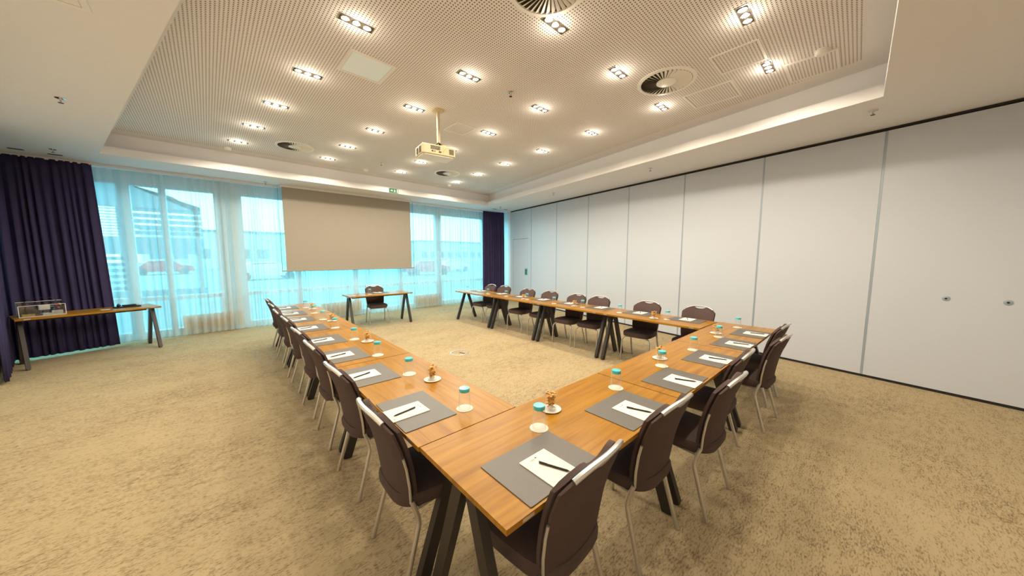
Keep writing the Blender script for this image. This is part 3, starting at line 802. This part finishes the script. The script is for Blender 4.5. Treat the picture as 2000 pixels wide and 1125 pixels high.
for k in range(8):
    setting(.815 + .0229 * (LM[k] - 1.69), LM[k], ALF - R(180) + R(0), 'at the %s seat of the left row' % ORD[k], 'l', *LG[k], pen_a=(-8, -16, -12, -10, -14, -12, -9, -12)[k] * -1)
RM = [1.56, 2.25, 2.95, 3.61, 4.31, 4.97, 5.66, 6.48]
RG = [(4.63, 1.76), (4.65, 2.49), (4.68, 3.2), (4.66, 3.82), (4.70, 4.56), (4.75, 5.25), (4.74, 5.87), (4.76, 6.72)]
for k in range(8):
    setting(rfx(RM[k]) + .41, RM[k], ARF, 'at the %s seat of the right row' % ORD[k], 'r', *RG[k])
setting(2.95, 7.86, R(180), 'on the presenter table', 'p', 2.70, 7.72)
PL2 = put(PL, 2.33, 7.66, TZ, 0, 'white saucer at the left end of the presenter table', 'saucers')
SGs = [(1.115, 2.02, 'between the first and second seats of the left row'), (1.15, 3.41, 'between the third and fourth seats of the left row'), (1.18, 4.84, 'between the fifth and sixth seats of the left row'),
       (1.22, 6.15, 'near the window end of the left row'), (1.385, 1.15, 'at the inside of the near corner table'), (2.79, 1.11, 'behind the third glass of the near row'),
       (4.18, 1.05, 'behind the fifth glass of the near row'), (4.56, 1.92, 'between the first and second seats of the right row'), (4.66, 3.36, 'between the third and fourth seats of the right row'), (4.66, 4.62, 'beside the fifth seat of the right row')]
for x, y, wh in SGs:
    put(PL, x, y, TZ, 0, 'saucer under the nut glass ' + wh, 'saucers')
    put(SG, x, y, TZ + .003, x * 7, 'glass of golden nuts ' + wh, 'snack glasses')

# ------------------------------------------------------------------ side table items
cS, sS = math.cos(STA), math.sin(STA)
def SW(a, b): return (ST[0] + a * cS - b * sS, ST[1] + a * sS + b * cS)
x, y = SW(-.46, .0)
t = thing('stationery_organizer', 'clear acrylic organizer box full of stationery on the side table', 'organizer', (x, y, TT), STA)
a, b, h = .20, .12, .20
MB().box(-a, a, -b, b, 0, .004).box(-a, a, b - .004, b, 0, h).box(-a, a, -b, -b + .004, 0, h * .8).box(-a, -a + .004, -b, b, 0, h).box(a - .004, a, -b, b, 0, h).box(-.03, -.026, -b, b, 0, h).build('acrylic_case', M['acrylic'], t)
e_ = MB()
for s in (-a, a): 
    e_.box(s - .003, s + .003, -b - .002, -b + .004, 0, h * .8)
e_.box(-a, a, -b - .001, -b + .004, h * .8, h * .8 + .005).box(-a, a, b - .004, b + .001, h, h + .005).box(-a, a, -b - .002, -b + .003, 0, .006).build('case_edges', M['white'], t)
hd = MB().tube(smooth_path([(-.14, 0, h), (-.10, 0, h + .05), (0, 0, h + .065), (.10, 0, h + .05), (.14, 0, h)]), .004, 6).build('carry_handle', M['pen'], t, smooth=True)
def item(name, b_, m, lab, cat, dx, dy, dz, rz=0):
    px_, py_ = x + dx * cS - dy * sS, y + dx * sS + dy * cS
    o = b_.build(name, m, loc=(px_, py_, TT + dz), rz=STA + rz); return tag(o, lab, cat)
item('card', MB().box(-.05, .05, -.002, .002, 0, .075), M['white'], 'blank white card standing in the clear organizer', 'card', .02, -.06, .085)
item('sticky_notes', MB().box(-.055, .055, -.04, .04, 0, .03), M['yellow'], 'yellow block of notes low in the clear organizer', 'sticky notes', -.12, -.03, .005)
item('eraser', MB().box(-.05, .05, -.03, .03, 0, .028), M['white'], 'white block at the right of the organizer', 'eraser', .13, -.05, .035)
item('box', MB().box(-.09, .09, -.05, .05, 0, .028), M['white'], 'flat white box at the bottom right of the organizer', 'box', .09, -.02, .006)
item('tape_roll', MB().lathe([(.018, 0), (.032, 0), (.032, .02), (.018, .02)], 20), M['greenp'], 'teal tape roll in the middle of the organizer', 'tape', .085, .03, .11)
for k, (m_, dx, dz, lb) in enumerate(((M['red'], .13, .13, 'red marker lying at the top right of the organizer'), (M['yellow'], .165, .15, 'yellow marker lying at the top right of the organizer'), (M['pink'], .145, .105, 'pink marker in the organizer under the red one'))):
    item('marker', MB().tube([(0, -.05, 0), (0, .05, 0)], .012, 10), m_, lb, 'marker', dx, 0, dz)
item('stapler', MB().box(-.06, .06, -.02, .02, 0, .015).box(-.06, .05, -.015, .015, .025, .045).box(.03, .06, -.015, .015, .015, .025), M['pen'], 'black stapler at the left of the organizer', 'stapler', -.12, .03, .05)
x2, y2 = SW(.40, .07)
t = thing('conference_phone', 'black conference phone on the right end of the side table', 'phone', (x2, y2, TT), STA)
MB().rbox(-.16, .15, -.09, .09, 0, .022, .04, 4).build('base', M['pen'], t, smooth=True)
MB().rbox(-.06, .10, -.05, .05, .022, .042, .02, 3).build('console', M['pen'], t, smooth=True)
MB().tube(smooth_path([(-.12, -.05, .03), (-.10, 0, .055), (-.08, .05, .03)]), .016, 8).build('handset', M['pen'], t, smooth=True)
x3, y3 = SW(.13, -.05)
o = MB().box(-.05, .05, -.03, .03, 0, .003).build('paper_slip', M['paper'], loc=(x3, y3, TT), rz=STA + .1); tag(o, 'small paper slip on the middle of the side table', 'paper')

# floor box
t = thing('floor_box', 'round metal floor box cover set in the carpet', 'floor box', (2.99, 4.48, 0), 0)
MB().lathe([(.150, 0), (.158, .003), (.150, .006), (.138, .006), (.136, 0)], 48, caps=False).build('ring', M['alu'], t, smooth=True)
MB().lathe([(.135, 0), (.135, .004)], 48).build('lid', M['carpet'], t)
MB().box(.0, .11, -.012, .012, .0045, .008, mx=Matrix.Rotation(R(-75), 4, 'Z')).build('lid_handle', M['dark'], t)

# ------------------------------------------------------------------ outside
tag(MB().box(-60, 90, YW + .5, 130, -.35, -.15).build('pavement', M['asphalt']), 'pale paved ground outside the windows', kind='structure')
t = thing('louvred_building', 'grey building with horizontal louvres outside the left windows', 'building', (-6.2, 20, -.15), 0)
bw = MB(); X = lambda v: v + 6.2
bw.add([(X(-14), 0, 3.9), (X(-.1), 0, 3.9), (X(-.1), 0, 3.62), (X(-.9), 0, 4.25), (X(-2.2), 0, 4.65), (X(-14), 0, 5.4)], [(1, 2, 3, 4, 5, 0)])
bw.v[0] = (X(-14), 0, 3.9)
bw.box(X(-14), X(-.1), 0, .3, 1.85, 2.55); bw.box(X(-14), X(-.1), 0, .3, 3.72, 3.9)
bw.box(X(-14), X(-.1), .1, .4, 0, .35)
bw.build('facade', M['facade'], t)
rf_ = MB(); rp = [(-14, 5.4), (-2.2, 4.65), (-.9, 4.25), (-.1, 3.62)]
rf_.add([(X(a), q, b) for a, b in rp for q in (-.05, .35)], [(0, 1, 3, 2), (2, 3, 5, 4), (4, 5, 7, 6)])
rf_.build('roof', M['facade'], t)
ps = MB()
for v in (-.25, -1.25, -2.45, -3.6, -5.0, -7, -9, -11, -13.9): ps.box(X(v) - .07, X(v) + .07, .05, .25, 0, 3.9)
ps.build('posts', M['facade'], t)
lv = MB()
for k in range(5): lv.box(X(-2.4), X(-.1), .05, .16, 2.65 + k * .235, 2.65 + k * .235 + .15)
for k in range(10): lv.box(X(-14), X(-2.45), .05, .10, 2.62 + k * .11, 2.62 + k * .11 + .03)
for k in range(6): lv.box(X(-14), X(-2.45), .05, .16, .42 + k * .24, .42 + k * .24 + .13)
lv.build('louvres', M['facade'], t)
def car(x, y, rz, m_, label):
    t = thing('car', label, 'car', (x, y, -.15), rz, 'parked cars outside')
    prof = [(-2.1, .3), (-2.1, .75), (-1.5, .85), (-1.0, 1.32), (.6, 1.36), (1.2, .92), (2.05, .78), (2.1, .3)]
    MB().loft([[(a, s * .82 * (1 if z < .95 else .85), z) for a, z in prof] for s in (-1, 1)]).build('car_body', m_, t)
    MB().loft([[(a, s * .835 * .88, z) for a, z in ((-1.2, .92), (-.9, 1.24), (.5, 1.28), (.95, .94))] for s in (-1, 1)]).build('side_glass', M['carw2'], t)
    for a in (-1.35, 1.35):
        for s in (-1, 1):
            wh_ = MB().lathe([(.31, -.09), (.31, .09)], 18).build('wheel', M['tyre'], t); wh_.rotation_euler = (R(90), 0, 0); wh_.location = (a, s * .75, .31)
car(-3.2, 46, R(8), M['red'], 'red car parked outside the left windows')
car(3.2, 31, R(4), M['carw'], 'white car parked outside, left of the projection screen')
car(15.2, 28, R(-6), M['red'], 'red car parked outside the right windows')
car(20.5, 32, R(2), M['carw'], 'white car parked outside the right windows')
for x0, x1, y0, h_, lb in ((-6, 9, 62, 5.2, 'long low pale building on the horizon left'), (16, 27, 70, 6.8, 'pale building on the horizon behind the screen'), (34, 62, 66, 5.0, 'low pale building on the horizon right')):
    t = thing('distant_building', lb, 'building', ((x0 + x1) / 2, y0, -.15), 0); hw_ = (x1 - x0) / 2
    MB().box(-hw_, hw_, 0, 8, 0, h_).build('wall', M['facade2'], t)
    wb = MB()
    for k in range(int(hw_ * 2 // 2.2)): wb.box(-hw_ + .6 + k * 2.2, -hw_ + 1.9 + k * 2.2, -.03, 0, 1.4, 2.8)
    wb.build('window_band', M['facade'], t)
    MB().box(-hw_ - .2, hw_ + .2, -.2, 8.2, h_, h_ + .25).build('roof', M['facade'], t)
